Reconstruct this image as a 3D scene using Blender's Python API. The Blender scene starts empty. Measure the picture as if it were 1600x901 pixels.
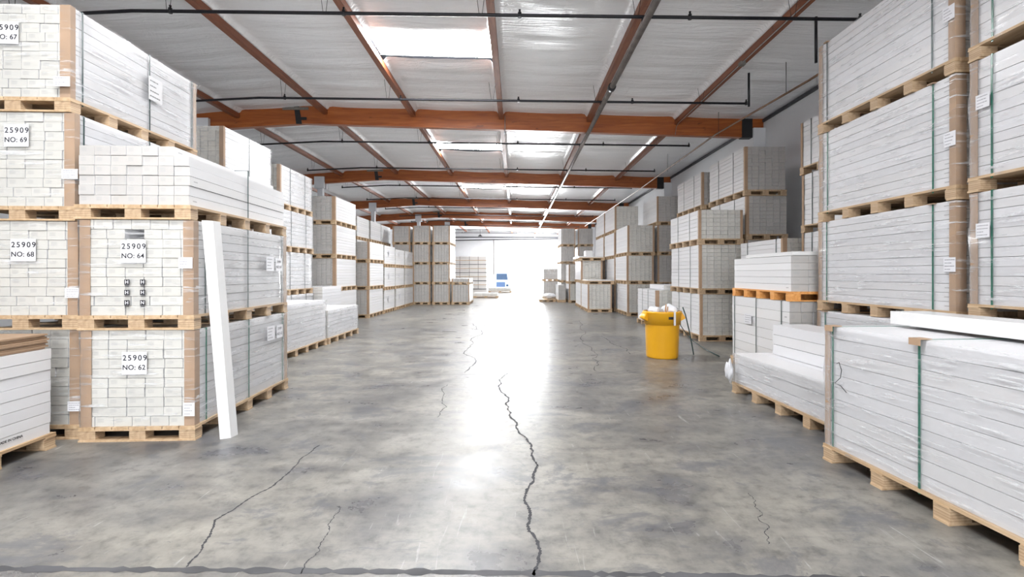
import bpy, bmesh, math, random
from mathutils import Vector, Matrix
random.seed(7)
C = bpy.context.scene.collection
SC = bpy.context.scene

# ------------------------------------------------------------ camera, light, exposure
cam_d = bpy.data.cameras.new('camera'); cam = bpy.data.objects.new('camera', cam_d); C.objects.link(cam)
cam.location = (0, 0, 1.5); cam.rotation_euler = (math.pi/2, 0, 0)
cam_d.sensor_width = 36.0; cam_d.lens = 36.0*760/1600
cam_d.shift_x = -6/1600; cam_d.shift_y = -23.5/1600
cam_d.clip_start = 0.05; cam_d.clip_end = 400
SC.camera = cam
SC.view_settings.view_transform = 'Standard'; SC.view_settings.look = 'None'
SC.view_settings.gamma = 1.0; SC.view_settings.use_curve_mapping = False
SC.view_settings.exposure = 0.78
WORLD_STRENGTH = 1.5
SKYLIGHT_STRENGTH = 40.0
SUN_STRENGTH = 4.0
w = bpy.data.worlds.new('world'); SC.world = w; w.use_nodes = True
w.node_tree.nodes['Background'].inputs[0].default_value = (0.93, 0.97, 1.0, 1)
w.node_tree.nodes['Background'].inputs[1].default_value = WORLD_STRENGTH
sd = bpy.data.lights.new('sun', 'SUN'); so = bpy.data.objects.new('sun', sd); C.objects.link(so)
sd.energy = SUN_STRENGTH; sd.angle = 0.02; sd.color = (1, .97, .92); so.rotation_euler = (math.radians(-36), 0, math.radians(12))

def area(name, loc, rot, sx, sy, power, col=(1, 1, 1)):
    d = bpy.data.lights.new(name, 'AREA'); d.shape = 'RECTANGLE'; d.size = sx; d.size_y = sy; d.energy = power; d.color = col
    o = bpy.data.objects.new(name, d); C.objects.link(o); o.location = loc; o.rotation_euler = rot
    return o
R90 = math.pi/2
# daylight entering through the far roll-up door, and an added unseen light behind the camera lifting the ceiling
area('door_daylight', (1.7, 52.6, 1.95), (-R90-.30, 0, 0), 4.0, 3.6, 3200, (.95, .98, 1))
area('rear_fill_light', (-0.5, -11.7, 2.4), (R90+.85, 0, 0), 9.0, 4.4, 1050, (.96, .98, 1))

# ------------------------------------------------------------ materials
def new_mat(name):
    m = bpy.data.materials.new(name); m.use_nodes = True
    nt = m.node_tree; b = nt.nodes['Principled BSDF']
    return m, nt, b
def N(nt, t, **k):
    n = nt.nodes.new(t)
    for a, v in k.items(): setattr(n, a, v)
    return n
def L(nt, a, b): nt.links.new(a, b)
def ramp(nt, src, stops):
    r = N(nt, 'ShaderNodeValToRGB'); e = r.color_ramp.elements
    while len(e) > 1: e.remove(e[-1])
    e[0].position = stops[0][0]; e[0].color = (*stops[0][1], 1)
    for p, c in stops[1:]:
        x = e.new(p); x.color = (*c, 1)
    L(nt, src, r.inputs[0]); return r
def coords(nt, scale=(1, 1, 1), kind='Object', rot=(0, 0, 0)):
    t = N(nt, 'ShaderNodeTexCoord'); m = N(nt, 'ShaderNodeMapping')
    m.inputs['Scale'].default_value = scale; m.inputs['Rotation'].default_value = rot
    L(nt, t.outputs[kind], m.inputs[0]); return m.outputs[0]
def noise(nt, vec, scale, detail=4, rough=.55, dist=0):
    n = N(nt, 'ShaderNodeTexNoise'); n.inputs['Scale'].default_value = scale; n.inputs['Detail'].default_value = detail
    n.inputs['Roughness'].default_value = rough; n.inputs['Distortion'].default_value = dist
    L(nt, vec, n.inputs['Vector']); return n.outputs[0]
def bump(nt, h, b, strength=.3, dist=.01):
    n = N(nt, 'ShaderNodeBump'); n.inputs['Strength'].default_value = strength; n.inputs['Distance'].default_value = dist
    L(nt, h, n.inputs['Height']); L(nt, n.outputs[0], b.inputs['Normal'])
def math_(nt, op, a, b=None, c=None):
    n = N(nt, 'ShaderNodeMath', operation=op)
    for i, v in enumerate((a, b, c)):
        if v is None: continue
        if isinstance(v, (int, float)): n.inputs[i].default_value = v
        else: L(nt, v, n.inputs[i])
    return n.outputs[0]
def mix(nt, f, a, b, blend='MIX'):
    n = N(nt, 'ShaderNodeMix', data_type='RGBA', blend_type=blend)
    for s, v in ((0, f), (6, a), (7, b)):
        if isinstance(v, (int, float)): n.inputs[s].default_value = v
        elif isinstance(v, tuple): n.inputs[s].default_value = (*v, 1)
        else: L(nt, v, n.inputs[s])
    return n.outputs[2]

def simple(name, col, rough=.5, metal=0, var=.06, scale=8, bmp=0, emis=0):
    m, nt, b = new_mat(name)
    n = noise(nt, coords(nt), scale)
    r = ramp(nt, n, [(.3, tuple(max(0, c*(1-var)) for c in col)), (.7, tuple(min(1, c*(1+var)) for c in col))])
    L(nt, r.outputs[0], b.inputs['Base Color']); b.inputs['Roughness'].default_value = rough; b.inputs['Metallic'].default_value = metal
    if bmp: bump(nt, n, b, bmp)
    if emis: L(nt, r.outputs[0], b.inputs['Emission Color']); b.inputs['Emission Strength'].default_value = emis
    return m
def carton_mat(name, end_col, side_col, rough=.42):
    m, nt, b = new_mat(name)
    uv = N(nt, 'ShaderNodeUVMap'); s = N(nt, 'ShaderNodeSeparateXYZ'); L(nt, uv.outputs[0], s.inputs[0])
    u, v = s.outputs[0], s.outputs[1]
    is_end = math_(nt, 'LESS_THAN', u, 5.0)
    geo = N(nt, 'ShaderNodeNewGeometry'); rnd = geo.outputs['Random Per Island']
    tone = ramp(nt, rnd, [(0, (.90, .90, .90)), (.5, (1, 1, 1)), (1, (.96, .955, .94))])
    base = mix(nt, is_end, side_col, end_col); base = mix(nt, 1.0, base, tone.outputs[0], 'MULTIPLY')
    # grey print block on each carton end
    win = math_(nt, 'MULTIPLY', math_(nt, 'GREATER_THAN', u, .12), math_(nt, 'LESS_THAN', u, .47))
    win = math_(nt, 'MULTIPLY', win, math_(nt, 'MULTIPLY', math_(nt, 'GREATER_THAN', v, .38), math_(nt, 'LESS_THAN', v, .80)))
    lines = math_(nt, 'GREATER_THAN', math_(nt, 'SINE', math_(nt, 'MULTIPLY', v, 75.0)), -.2)
    nn = noise(nt, uv.outputs[0], 30, 2)
    txt = math_(nt, 'MULTIPLY', math_(nt, 'MULTIPLY', win, lines), math_(nt, 'GREATER_THAN', nn, .42))
    txt = math_(nt, 'MULTIPLY', txt, .6)
    base = mix(nt, txt, base, (.33, .33, .34))
    # small print line near the start of the long sides
    w2 = math_(nt, 'MULTIPLY', math_(nt, 'GREATER_THAN', u, 10.06), math_(nt, 'LESS_THAN', u, 10.12))
    w2 = math_(nt, 'MULTIPLY', w2, math_(nt, 'MULTIPLY', math_(nt, 'GREATER_THAN', v, .45), math_(nt, 'LESS_THAN', v, .58)))
    w2 = math_(nt, 'MULTIPLY', w2, math_(nt, 'GREATER_THAN', rnd, .55))
    base = mix(nt, math_(nt, 'MULTIPLY', w2, .6), base, (.25, .25, .26))
    L(nt, base, b.inputs['Base Color']); b.inputs['Roughness'].default_value = rough
    nb = noise(nt, coords(nt, (1, 1, 1)), 14, 3); bump(nt, nb, b, .12)
    return m
def wood_mat(name, c1, c2, c3, scale=1.0, axis='x', rough=.55, ply=False, knots=True):
    m, nt, b = new_mat(name)
    sc = {'x': (.7, 9, 9), 'y': (9, .7, 9), 'z': (9, 9, .7)}[axis]
    n = noise(nt, coords(nt, tuple(v*scale for v in sc)), 2.2, 6, .6, .6)
    r = ramp(nt, n, [(.3, c1), (.5, c2), (.7, c3)]); out = r.outputs[0]
    if knots:
        k = noise(nt, coords(nt, (1.3, 3, 3)), 2.3, 2, .5)
        kr = ramp(nt, k, [(.70, (0, 0, 0)), (.76, (.6, .6, .6))])
        out = mix(nt, kr.outputs[0], out, tuple(v*.35 for v in c1))
    if ply:
        t = N(nt, 'ShaderNodeTexCoord'); s = N(nt, 'ShaderNodeSeparateXYZ'); L(nt, t.outputs['Object'], s.inputs[0])
        wv = math_(nt, 'SINE', math_(nt, 'MULTIPLY', s.outputs[2], 360.0))
        wr = ramp(nt, math_(nt, 'MULTIPLY_ADD', wv, .5, .5), [(0, (.62, .55, .48)), (.35, (1, 1, 1))])
        out = mix(nt, .8, out, wr.outputs[0], 'MULTIPLY')
    L(nt, out, b.inputs['Base Color']); b.inputs['Roughness'].default_value = rough
    bump(nt, n, b, .15); return m

M = {}
M['carton'] = carton_mat('white_carton', (.61, .60, .565), (.71, .71, .725))
M['carton_plain'] = carton_mat('plain_white_carton', (.70, .69, .67), (.71, .71, .73), .35)
M['carton_grey'] = carton_mat('grey_end_carton', (.47, .455, .44), (.72, .72, .73))  # end faces much greyer than the long sides
M['pallet_wood'] = wood_mat('pallet_wood', (.36, .235, .13), (.48, .335, .20), (.58, .43, .28), 1.0, 'y', .6, False, False)
M['block_wood'] = wood_mat('pallet_block_wood', (.36, .245, .15), (.48, .345, .22), (.58, .44, .29), 1.0, 'y', .6, True, False)
M['orange_pallet'] = wood_mat('orange_pallet_wood', (.55, .22, .05), (.70, .32, .09), (.82, .45, .17), 1.0, 'y', .55, False, False)
M['girder'] = wood_mat('glued_beam_wood', (.23, .052, .010), (.33, .088, .017), (.42, .13, .03), .8, 'x', .35)
M['purlin'] = wood_mat('purlin_wood', (.15, .042, .016), (.23, .07, .027), (.31, .11, .047), .8, 'y', .45)
M['kraft'] = simple('kraft_cardboard', (.38, .255, .165), .55, 0, .10, 5, .1)
M['strap'] = simple('green_strap', (.008, .14, .09), .25, 0, .15, 12)
M['strap_dark'] = simple('dark_green_strap', (.012, .045, .045), .3, 0, .2, 12)
M['paper'] = simple('white_paper', (.70, .70, .73), .5, 0, .02)
M['paper_grey'] = simple('grey_paper', (.55, .55, .56), .5, 0, .05)
M['ink'] = simple('black_ink', (.015, .015, .02), .5, 0, .1)
M['ink_grey'] = simple('faded_ink', (.22, .22, .24), .6, 0, .1)
M['black_pipe'] = simple('black_steel_pipe', (.012, .012, .016), .4, .3, .2)
M['grey_pipe'] = simple('weathered_steel_pipe', (.17, .15, .14), .35, .6, .25, 6)
M['conduit'] = simple('galvanised_conduit', (.45, .45, .46), .35, .8, .1)
M['tinted_pipe'] = simple('reflection_tinted_pipe', (.20, .11, .06), .5, .3, .4, 2)  # reflections along the pipe are put into its mottled brown colour
M['black_steel'] = simple('black_steel', (.02, .02, .022), .5, .3, .2)
M['grey_steel'] = simple('grey_steel', (.20, .19, .17), .5, .5, .2)
M['column'] = simple('painted_column', (.70, .71, .74), .5, 0, .03)
M['white_paint'] = simple('white_wall_paint', (.72, .73, .75), .65, 0, .03, 1.2, .05)
M['dark_trim'] = simple('dark_trim', (.06, .06, .07), .6, 0, .1)
M['yellow'] = simple('yellow_plastic', (.80, .40, .015), .33, 0, .03, 3)
M['bag'] = simple('white_plastic_bag', (.70, .71, .74), .3, 0, .04, 10, .4)
M['stick'] = simple('wood_stick', (.40, .22, .10), .6, 0, .2)
M['white_gloss'] = simple('glossy_white_board', (.70, .70, .70), .25, 0, .03, 3, .05)
M['yard'] = simple('pale_concrete_yard', (.80, .80, .78), .8, 0, .05, .4)
M['truck_white'] = simple('white_truck_paint', (.55, .60, .66), .3, 0, .03)
M['truck_blue'] = simple('blue_truck_paint', (.05, .10, .22), .3, 0, .1)
M['truck_glass'] = simple('truck_windscreen', (.03, .06, .12), .1, 0, .1)
M['tyre'] = simple('tyre_rubber', (.02, .02, .02), .8, 0, .1)
m, nt, b = new_mat('skylight_panel'); b.inputs['Base Color'].default_value = (1, 1, 1, 1)
b.inputs['Emission Color'].default_value = (.97, .985, 1, 1); b.inputs['Emission Strength'].default_value = SKYLIGHT_STRENGTH; M['skylight'] = m

# glossy clear stretch film; its whiter wrinkle streaks paint in highlights
m, nt, b = new_mat('stretch_film')
v1 = coords(nt, (1.5, 1.5, 22), 'Object', (0.10, -0.10, 0))
s1 = noise(nt, v1, 1.6, 5, .62, .5); v2 = coords(nt, (3, 3, 3)); s2 = noise(nt, v2, 2.0, 3, .5)
mask = ramp(nt, s1, [(.54, (0, 0, 0)), (.64, (1, 1, 1))]); mask2 = ramp(nt, s2, [(.35, (.1, .1, .1)), (.65, (1, 1, 1))])
st = math_(nt, 'MULTIPLY', mask.outputs[0], mask2.outputs[0])
fr = N(nt, 'ShaderNodeFresnel'); fr.inputs[0].default_value = 1.4
fac = math_(nt, 'ADD', math_(nt, 'MULTIPLY', fr.outputs[0], .35), math_(nt, 'MULTIPLY', st, .6)); fac = math_(nt, 'ADD', fac, .03)
b.inputs['Base Color'].default_value = (.80, .81, .83, 1); b.inputs['Roughness'].default_value = .12; b.inputs['IOR'].default_value = 1.6
bump(nt, s1, b, .08, .02)
tr = N(nt, 'ShaderNodeBsdfTransparent'); mx = N(nt, 'ShaderNodeMixShader')
L(nt, fac, mx.inputs[0]); L(nt, tr.outputs[0], mx.inputs[1]); L(nt, b.outputs[0], mx.inputs[2])
L(nt, mx.outputs[0], nt.nodes['Material Output'].inputs[0]); M['film'] = m

# insulation facing
m, nt, b = new_mat('white_insulation_facing')
w1 = noise(nt, coords(nt, (.55, 5.5, 1)), 1.3, 5, .6, .8); w2_ = noise(nt, coords(nt, (1, 1, 1), rot=(0, 0, .5)), 3, 4, .6, 1.5)
h = math_(nt, 'ADD', w1, math_(nt, 'MULTIPLY', w2_, .35))
tt = N(nt, 'ShaderNodeTexCoord'); ss = N(nt, 'ShaderNodeSeparateXYZ'); L(nt, tt.outputs['Object'], ss.inputs[0])
b.inputs['Base Color'].default_value = (.955, .96, .975, 1); b.inputs['Roughness'].default_value = .30
bump(nt, h, b, .8, .06); M['insulation'] = m

# polished stained concrete floor
m, nt, b = new_mat('polished_concrete')
big = noise(nt, coords(nt, (1, 1, 1)), .35, 3, .5); mid = noise(nt, coords(nt, (1, 1.5, 1)), 1.5, 8, .62, .35)
fine = noise(nt, coords(nt), 9, 8, .7); scr = noise(nt, coords(nt, (1, 14, 1), rot=(0, 0, .7)), 2.2, 5, .65, 1.0)
scr2 = noise(nt, coords(nt, (12, 1, 1), rot=(0, 0, .2)), 2.0, 5, .65, 1.0)
cm = ramp(nt, mid, [(.33, (.115, .115, .122)), (.44, (.162, .159, .153)), (.54, (.205, .199, .186)), (.68, (.265, .256, .238))])
cb = ramp(nt, big, [(.35, (.74, .74, .76)), (.65, (1.10, 1.07, 1.0))])
cf = ramp(nt, fine, [(.32, (.50, .50, .51)), (.46, (.92, .92, .92)), (.58, (1.14, 1.13, 1.11))])
o = mix(nt, 1.0, cm.outputs[0], cb.outputs[0], 'MULTIPLY'); o = mix(nt, .85, o, cf.outputs[0], 'MULTIPLY')
sr = ramp(nt, scr, [(.61, (0, 0, 0)), (.68, (.6, .6, .6))]); o = mix(nt, sr.outputs[0], o, (.12, .12, .13))
sr2 = ramp(nt, scr2, [(.64, (0, 0, 0)), (.73, (.4, .4, .4))]); o = mix(nt, sr2.outputs[0], o, (.50, .50, .48))
pt = noise(nt, coords(nt, (1, 1.6, 1), rot=(0, 0, .3)), 1.1, 12, .74, .6); pr = ramp(nt, pt, [(.545, (0, 0, 0)), (.57, (.45, .45, .45)), (.66, (.85, .85, .85))])
o = mix(nt, pr.outputs[0], o, (.095, .098, .11))
sp = noise(nt, coords(nt, (1, 1, 1)), 7, 6, .8, 2.0); spr = ramp(nt, sp, [(.64, (0, 0, 0)), (.67, (.8, .8, .8))]); o = mix(nt, spr.outputs[0], o, (.09, .09, .095))
L(nt, o, b.inputs['Base Color'])
rr = ramp(nt, mid, [(.35, (.27, .27, .27)), (.65, (.42, .42, .42))]); L(nt, rr.outputs[0], b.inputs['Roughness'])
b.inputs['IOR'].default_value = 1.43
bump(nt, math_(nt, 'ADD', fine, mid), b, .12, .006); M['floor'] = m
M['crack'] = simple('crack_dirt', (.035, .035, .04), .8, 0, .3)
M['joint'] = simple('joint_dirt', (.06, .06, .065), .7, 0, .4, 3)

# ------------------------------------------------------------ mesh helpers
class MB:
    def __init__(s): s.v = []; s.f = []; s.uv = []; s.sm = []
    def quad_box(s, x0, x1, y0, y1, z0, z1, mat=None, uvs=None):
        b = len(s.v)
        p = [(x0, y0, z0), (x1, y0, z0), (x1, y1, z0), (x0, y1, z0), (x0, y0, z1), (x1, y0, z1), (x1, y1, z1), (x0, y1, z1)]
        if mat: p = [tuple(mat @ Vector(q)) for q in p]
        s.v += p
        F = [(0, 3, 2, 1), (4, 5, 6, 7), (0, 1, 5, 4), (2, 3, 7, 6), (1, 2, 6, 5), (3, 0, 4, 7)]
        s.f += [tuple(b+i for i in f) for f in F]
        Ly = abs(y1-y0)
        E = [(0, 0), (1, 0), (1, 1), (0, 1)]
        side = [(10, 0), (10+Ly, 0), (10+Ly, 1), (10, 1)]; side2 = [(10+Ly, 0), (10, 0), (10, 1), (10+Ly, 1)]
        top = [(20, 0), (20, 1), (21, 1), (21, 0)]
        s.uv += [top, top, E, E, side, side2]; s.sm += [False]*6
        return s
    def tube(s, pts, r, n=8, caps=True, smooth=True):
        pts = [Vector(p) for p in pts]; b = len(s.v)
        rr = r if isinstance(r, (list, tuple)) else [r]*len(pts)
        for i, p in enumerate(pts):
            d = (pts[min(i+1, len(pts)-1)]-pts[max(i-1, 0)]).normalized()
            up = Vector((0, 0, 1)) if abs(d.z) < .95 else Vector((1, 0, 0))
            a = d.cross(up).normalized(); c = a.cross(d).normalized()
            for k in range(n):
                t = 2*math.pi*k/n; s.v.append(tuple(p+(a*math.cos(t)+c*math.sin(t))*rr[i]))
        for i in range(len(pts)-1):
            for k in range(n):
                s._f((b+i*n+k, b+i*n+(k+1) % n, b+(i+1)*n+(k+1) % n, b+(i+1)*n+k), smooth)
        if caps:
            s._f(tuple(b+k for k in reversed(range(n))), False); s._f(tuple(b+(len(pts)-1)*n+k for k in range(n)), False)
        return s
    def _f(s, f, sm): s.f.append(f); s.uv.append([(30, 0)]*len(f)); s.sm.append(sm)
    def lathe(s, prof, n=40, c=(0, 0, 0)):
        b = len(s.v)
        for r, z in prof:
            for k in range(n):
                t = 2*math.pi*k/n; s.v.append((c[0]+r*math.cos(t), c[1]+r*math.sin(t), c[2]+z))
        for i in range(len(prof)-1):
            for k in range(n): s._f((b+i*n+k, b+i*n+(k+1) % n, b+(i+1)*n+(k+1) % n, b+(i+1)*n+k), True)
        return s
    def prism(s, poly, fn):      # poly 2D, fn(p, t) -> 3D for t in 0/1
        b = len(s.v); n = len(poly)
        s.v += [fn(p, 0) for p in poly]+[fn(p, 1) for p in poly]
        s._f(tuple(b+i for i in reversed(range(n))), False); s._f(tuple(b+n+i for i in range(n)), False)
        for i in range(n): s._f((b+i, b+(i+1) % n, b+n+(i+1) % n, b+n+i), False)
        return s
    def build(s, name, mat, parent=None, loc=None, rot=None, bevel=0):
        me = bpy.data.meshes.new(name); me.from_pydata(s.v, [], s.f)
        uvl = me.uv_layers.new(name='UVMap'); k = 0; data = []
        for q in s.uv:
            for c in q: data += [c[0], c[1]]
        uvl.data.foreach_set('uv', data)
        me.polygons.foreach_set('use_smooth', s.sm)
        me.materials.append(mat); me.update()
        o = bpy.data.objects.new(name, me); C.objects.link(o)
        if parent: o.parent = parent
        if loc: o.location = loc
        if rot: o.rotation_euler = rot
        if bevel:
            bm = o.modifiers.new('bevel', 'BEVEL'); bm.width = bevel; bm.segments = 2; bm.limit_method = 'ANGLE'
        return o
def fix(o):
    import bmesh
    bm = bmesh.new(); bm.from_mesh(o.data); bmesh.ops.recalc_face_normals(bm, faces=bm.faces); bm.to_mesh(o.data); bm.free(); return o
def box(x0, x1, y0, y1, z0, z1): return MB().quad_box(x0, x1, y0, y1, z0, z1)
def tag(o, label, cat, group=None):
    o['label'] = label; o['category'] = cat
    if group: o['group'] = group
    return o
def struct(o): o['kind'] = 'structure'; return o
def empty(name, loc, rz=0):
    o = bpy.data.objects.new(name, None); C.objects.link(o); o.location = loc; o.rotation_euler = (0, 0, rz); o.empty_display_size = .2; return o
def text(name, body, size, mat, parent, loc, rot, align='CENTER', spacing=1.0, bold=.0):
    cu = bpy.data.curves.new(name, 'FONT'); cu.body = body; cu.size = size; cu.align_x = align; cu.align_y = 'CENTER'
    cu.space_character = spacing; cu.offset = bold; cu.extrude = .0004
    t = bpy.data.objects.new(name+'_tmp', cu); C.objects.link(t)
    dg = bpy.context.evaluated_depsgraph_get(); me = bpy.data.meshes.new_from_object(t.evaluated_get(dg)); me.materials.clear(); me.materials.append(mat)
    bpy.data.objects.remove(t); o = bpy.data.objects.new(name, me); C.objects.link(o); o.parent = parent; o.location = loc; o.rotation_euler = rot
    return o

# ------------------------------------------------------------ building shell
RX, RZ = -5.9, 6.17
def roof_z(x): return RZ-.029*(x-RX) if x > RX else RZ+.065*(x-RX)
XW, XL, YB, YF = 6.9, -12.6, -12.0, 52.0
GY = [-10.4, -2.4, 5.6, 13.6, 21.7, 29.7, 36.3, 42.4]
PX = [-.41+2.44*k for k in range(-4, 3)]
SKY = []                       # (bay column index start x, x end, y0, y1)
for y0 in (-7.2, .9, 9.08, 16.75, 24.9, 32.3, 38.7): SKY.append((PX[3]+.06, PX[4]-.06, y0, y0+1.15))

fl = MB().quad_box(XL, XW, YB, YF, -.2, 0).build('floor', M['floor']); struct(fl)
def wall_open(name, x0, x1, y0, y1, ztop, holes):
    mb = MB(); xs = x0
    for a, b_, h_ in holes:
        mb.quad_box(xs, a, y0, y1, -.2, ztop); mb.quad_box(a, b_, y0, y1, h_, ztop); xs = b_
    mb.quad_box(xs, x1, y0, y1, -.2, ztop); return struct(mb.build(name, M['white_paint']))
struct(box(XW, XW+.2, YB-.2, YF+.2, -.2, 6.1).build('wall_right', M['white_paint']))
struct(box(XL-.2, XL, YB-.2, YF+.2, -.2, 6.1).build('wall_left', M['white_paint']))
wall_open('wall_back', XL, XW, YF, YF+.2, 6.3, [(-2.1, -.45, 3.55), (-.3, 3.77, 3.83)])
wall_open('wall_front', XL, XW, YB-.2, YB, 6.3, [(-5.2, 4.2, 4.8)])
# dark ledger strips where roof meets wall, and door jamb strips
struct(box(XW-.05, XW, YB, YF, 5.70, 5.78).build('trim_1', M['dark_trim']))
struct(box(XL, XW, YF-.06, YF, 5.32, 5.42).build('trim_2', M['dark_trim']))
d1 = box(-.38, -.30, YF-.05, YF-.002, 0, 3.83); d1.quad_box(3.77, 3.85, YF-.05, YF-.002, 0, 3.83); d1.quad_box(-.38, 3.85, YF-.05, YF-.002, 3.83, 3.90)
struct(d1.build('door_1', M['column']))
d2 = box(-2.16, -2.10, YF-.05, YF-.002, 0, 3.55); d2.quad_box(-.45, -.39, YF-.05, YF-.002, 0, 3.55); d2.quad_box(-2.16, -.39, YF-.05, YF-.002, 3.55, 3.61)
struct(d2.build('door_2', M['column']))

# insulated ceiling: one wavy sheet between the purlins with skylight openings
def hsh(i, j): return (math.sin(i*12.9898+j*78.233)*43758.5453) % 1
xs = []
edges = [XL]+PX+[XW]
for a, b_ in zip(edges[:-1], edges[1:]):
    n = 12
    xs += [a+(b_-a)*k/n for k in range(n)]
xs.append(XW)
for e in PX: xs += [e-.055, e+.055, e-.08, e+.08, e-.12, e+.12]
xs = sorted(set(round(x, 4) for x in xs))
xs = [x for x in xs if not any(abs(x-e) < 1e-3 for e in PX)]
ys = []; y = YB
brk = sorted(set([s[2] for s in SKY]+[s[3] for s in SKY]+[YF]))
while y < YF-1e-6:
    ys.append(round(y, 4)); nx = y+(.075 if y > 3 and y < 34 else .2)
    for q in brk:
        if y+1e-4 < q < nx: nx = q
    y = nx
ys.append(YF)
def sheet_z(x, y):
    z = roof_z(x)
    bi = sum(1 for e in PX if e < x); a = edges[bi]; b_ = edges[bi+1]; t = (x-a)/(b_-a); edge = math.sin(math.pi*min(max(t, 0), 1))
    ph = y/.61; cell = math.floor(ph); fr_ = ph-cell
    sag = abs(math.sin(math.pi*fr_))**.8*.030*(.5+hsh(bi, cell))
    z -= sag*edge**.5 + .02*edge
    z += .008*math.sin(x*3.1+y*1.7+bi)*math.sin(y*5.3+bi*2)*edge
    dd = min(abs(x-e) for e in PX); z -= .09*math.exp(-(max(0, dd-.055)/.05)**2)
    return z
skip = lambda x, y: any(a-.03 < x < b_+.03 and c < y < d for a, b_, c, d in SKY)
cm_ = MB(); nx_ = len(xs)
cm_.v = [(x, y, sheet_z(x, y)) for y in ys for x in xs]
for j in range(len(ys)-1):
    for i in range(nx_-1):
        if skip((xs[i]+xs[i+1])/2, (ys[j]+ys[j+1])/2): continue
        a = j*nx_+i; cm_._f((a, a+nx_, a+nx_+1, a+1), True)
struct(cm_.build('ceiling', M['insulation']))
rd = MB().prism([(XL-.2, roof_z(XL)+.25), (RX, RZ+.25), (XW+.2, roof_z(XW)+.25), (XW+.2, roof_z(XW)+.4), (RX, RZ+.4), (XL-.2, roof_z(XL)+.4)], lambda p, t: (p[0], (YB-.2, YF+.2)[t], p[1]))
struct(fix(rd.build('ceiling_roof_deck', M['dark_trim'])))
for i, (a, b_, c, d) in enumerate(SKY):
    z0, z1 = roof_z(a)+.02, roof_z(b_)+.02
    p = MB(); p.v = [(a-.04, c, z0), (b_+.04, c, z1), (b_+.04, d, z1), (a-.04, d, z0)]; p._f((0, 3, 2, 1), False)
    struct(p.build('window_%d' % (i+1), M['skylight']))

# glued girders
SX = {13.6: -6.06, 21.7: -6.2, 29.7: -6.23, 36.3: -5.75, 42.4: -4.4}
for gi, gy in enumerate(GY):
    r = empty('roof_girder', (0, gy, 0))
    dep = lambda x: .50
    top = [(XL, roof_z(XL)+.02), (RX, RZ+.02), (XW-.02, roof_z(XW)+.02)]
    bot = [(XW-.02, roof_z(XW)-.27), (XW-.32, roof_z(XW)-.27), (XW-.34, roof_z(XW)-.52), (RX, RZ-.50), (XL, roof_z(XL)-.50)]
    fix(MB().prism(top+bot, lambda p, t: (p[0], (-.085, .085)[t], p[1])).build('beam', M['girder'], r))
    sx = SX.get(gy, -6.1); z = roof_z(sx)
    mb = MB().prism([(sx-.10, z-.02), (sx+.04, z-.02), (sx+.12, z-.51), (sx-.04, z-.51)], lambda p, t: (p[0], (-.098, -.086)[t], p[1]))
    mb.quad_box(sx+.07, sx+.25, -.10, -.086, z-.40, z-.32)
    fix(mb.build('hinge_strap', M['black_steel'], r))
    hp = box(sx-.42, sx+.30, -.10, -.086, z-.12, z-.045); hp.build('hinge_plate', M['grey_steel'], r)
    MB().quad_box(XW-.62, XW-.33, -.10, .10, roof_z(XW)-.53, roof_z(XW)+.01).build('end_saddle', M['black_steel'], r)
    nth = ['behind the camera side, rearmost', 'just behind the camera', 'overhead, out at the top edge', 'nearest seen, spanning below the first skylight', 'second from the front', 'third from the front', 'fourth from the front', 'farthest, closest to the back wall'][gi]
    tag(r, 'orange brown glued wood roof girder, '+nth, 'roof beam', 'roof girders across the warehouse')
CN = {}
for cx, cy, nm in ((-8.7, 13.6, 'nearest on the left, half hidden behind boxes'), (-8.7, 21.7, 'left side, under the second girder'), (-8.7, 29.7, 'left side, under the third girder'), (-7.25, 36.3, 'left side, under the fourth girder'), (-5.95, 42.4, 'left side, under the farthest girder')):
    r = empty('support_column', (cx, cy, 0)); z = roof_z(cx)
    box(-.11, .11, -.11, .11, 0, z-.505).build('shaft', M['column'], r)
    cp = box(-.22, .22, -.20, -.10, z-.72, z-.20); cp.quad_box(-.22, .22, .10, .20, z-.72, z-.20); cp.build('capital', M['column'], r)
    tag(r, 'pale grey steel column with square top bracket, '+nm, 'column', 'columns on the left side')
for gi, gy in enumerate(GY[2:]):
    struct(MB().quad_box(XW-.33, XW-.001, gy-.17, gy+.17, 0, roof_z(XW)-.275).build('trim_%d' % (gi+3), M['white_paint']))

# purlins, bay by bay
bays = [YB]+GY+[YF]
for bi in range(len(bays)-1):
    ya, yb = bays[bi]+.09, bays[bi+1]-.09
    if yb < 0: continue
    for pi, px in enumerate(PX):
        z = roof_z(px)
        o = box(-.062, .062, 0, yb-ya, -.24, -.115).build('purlin', M['purlin'], None, (px, ya, z))
        bn = ['', '', 'in the bay above the camera', 'in the nearest bay', 'in the second bay', 'in the third bay', 'in the fourth bay', 'in the fifth bay', 'in the last bay'][bi] if bi < 9 else ''
        pn = ['leftmost', 'second from the left', 'third from the left', 'fourth from the left', 'fifth, near the middle', 'third from the right wall, near the large pipe', 'rightmost, near the right wall'][pi]
        tag(o, 'brown wood roof purlin, %s, %s' % (pn.replace('third from the right wall, ', 'sixth, '), bn), 'roof purlin', 'roof purlins')

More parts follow.
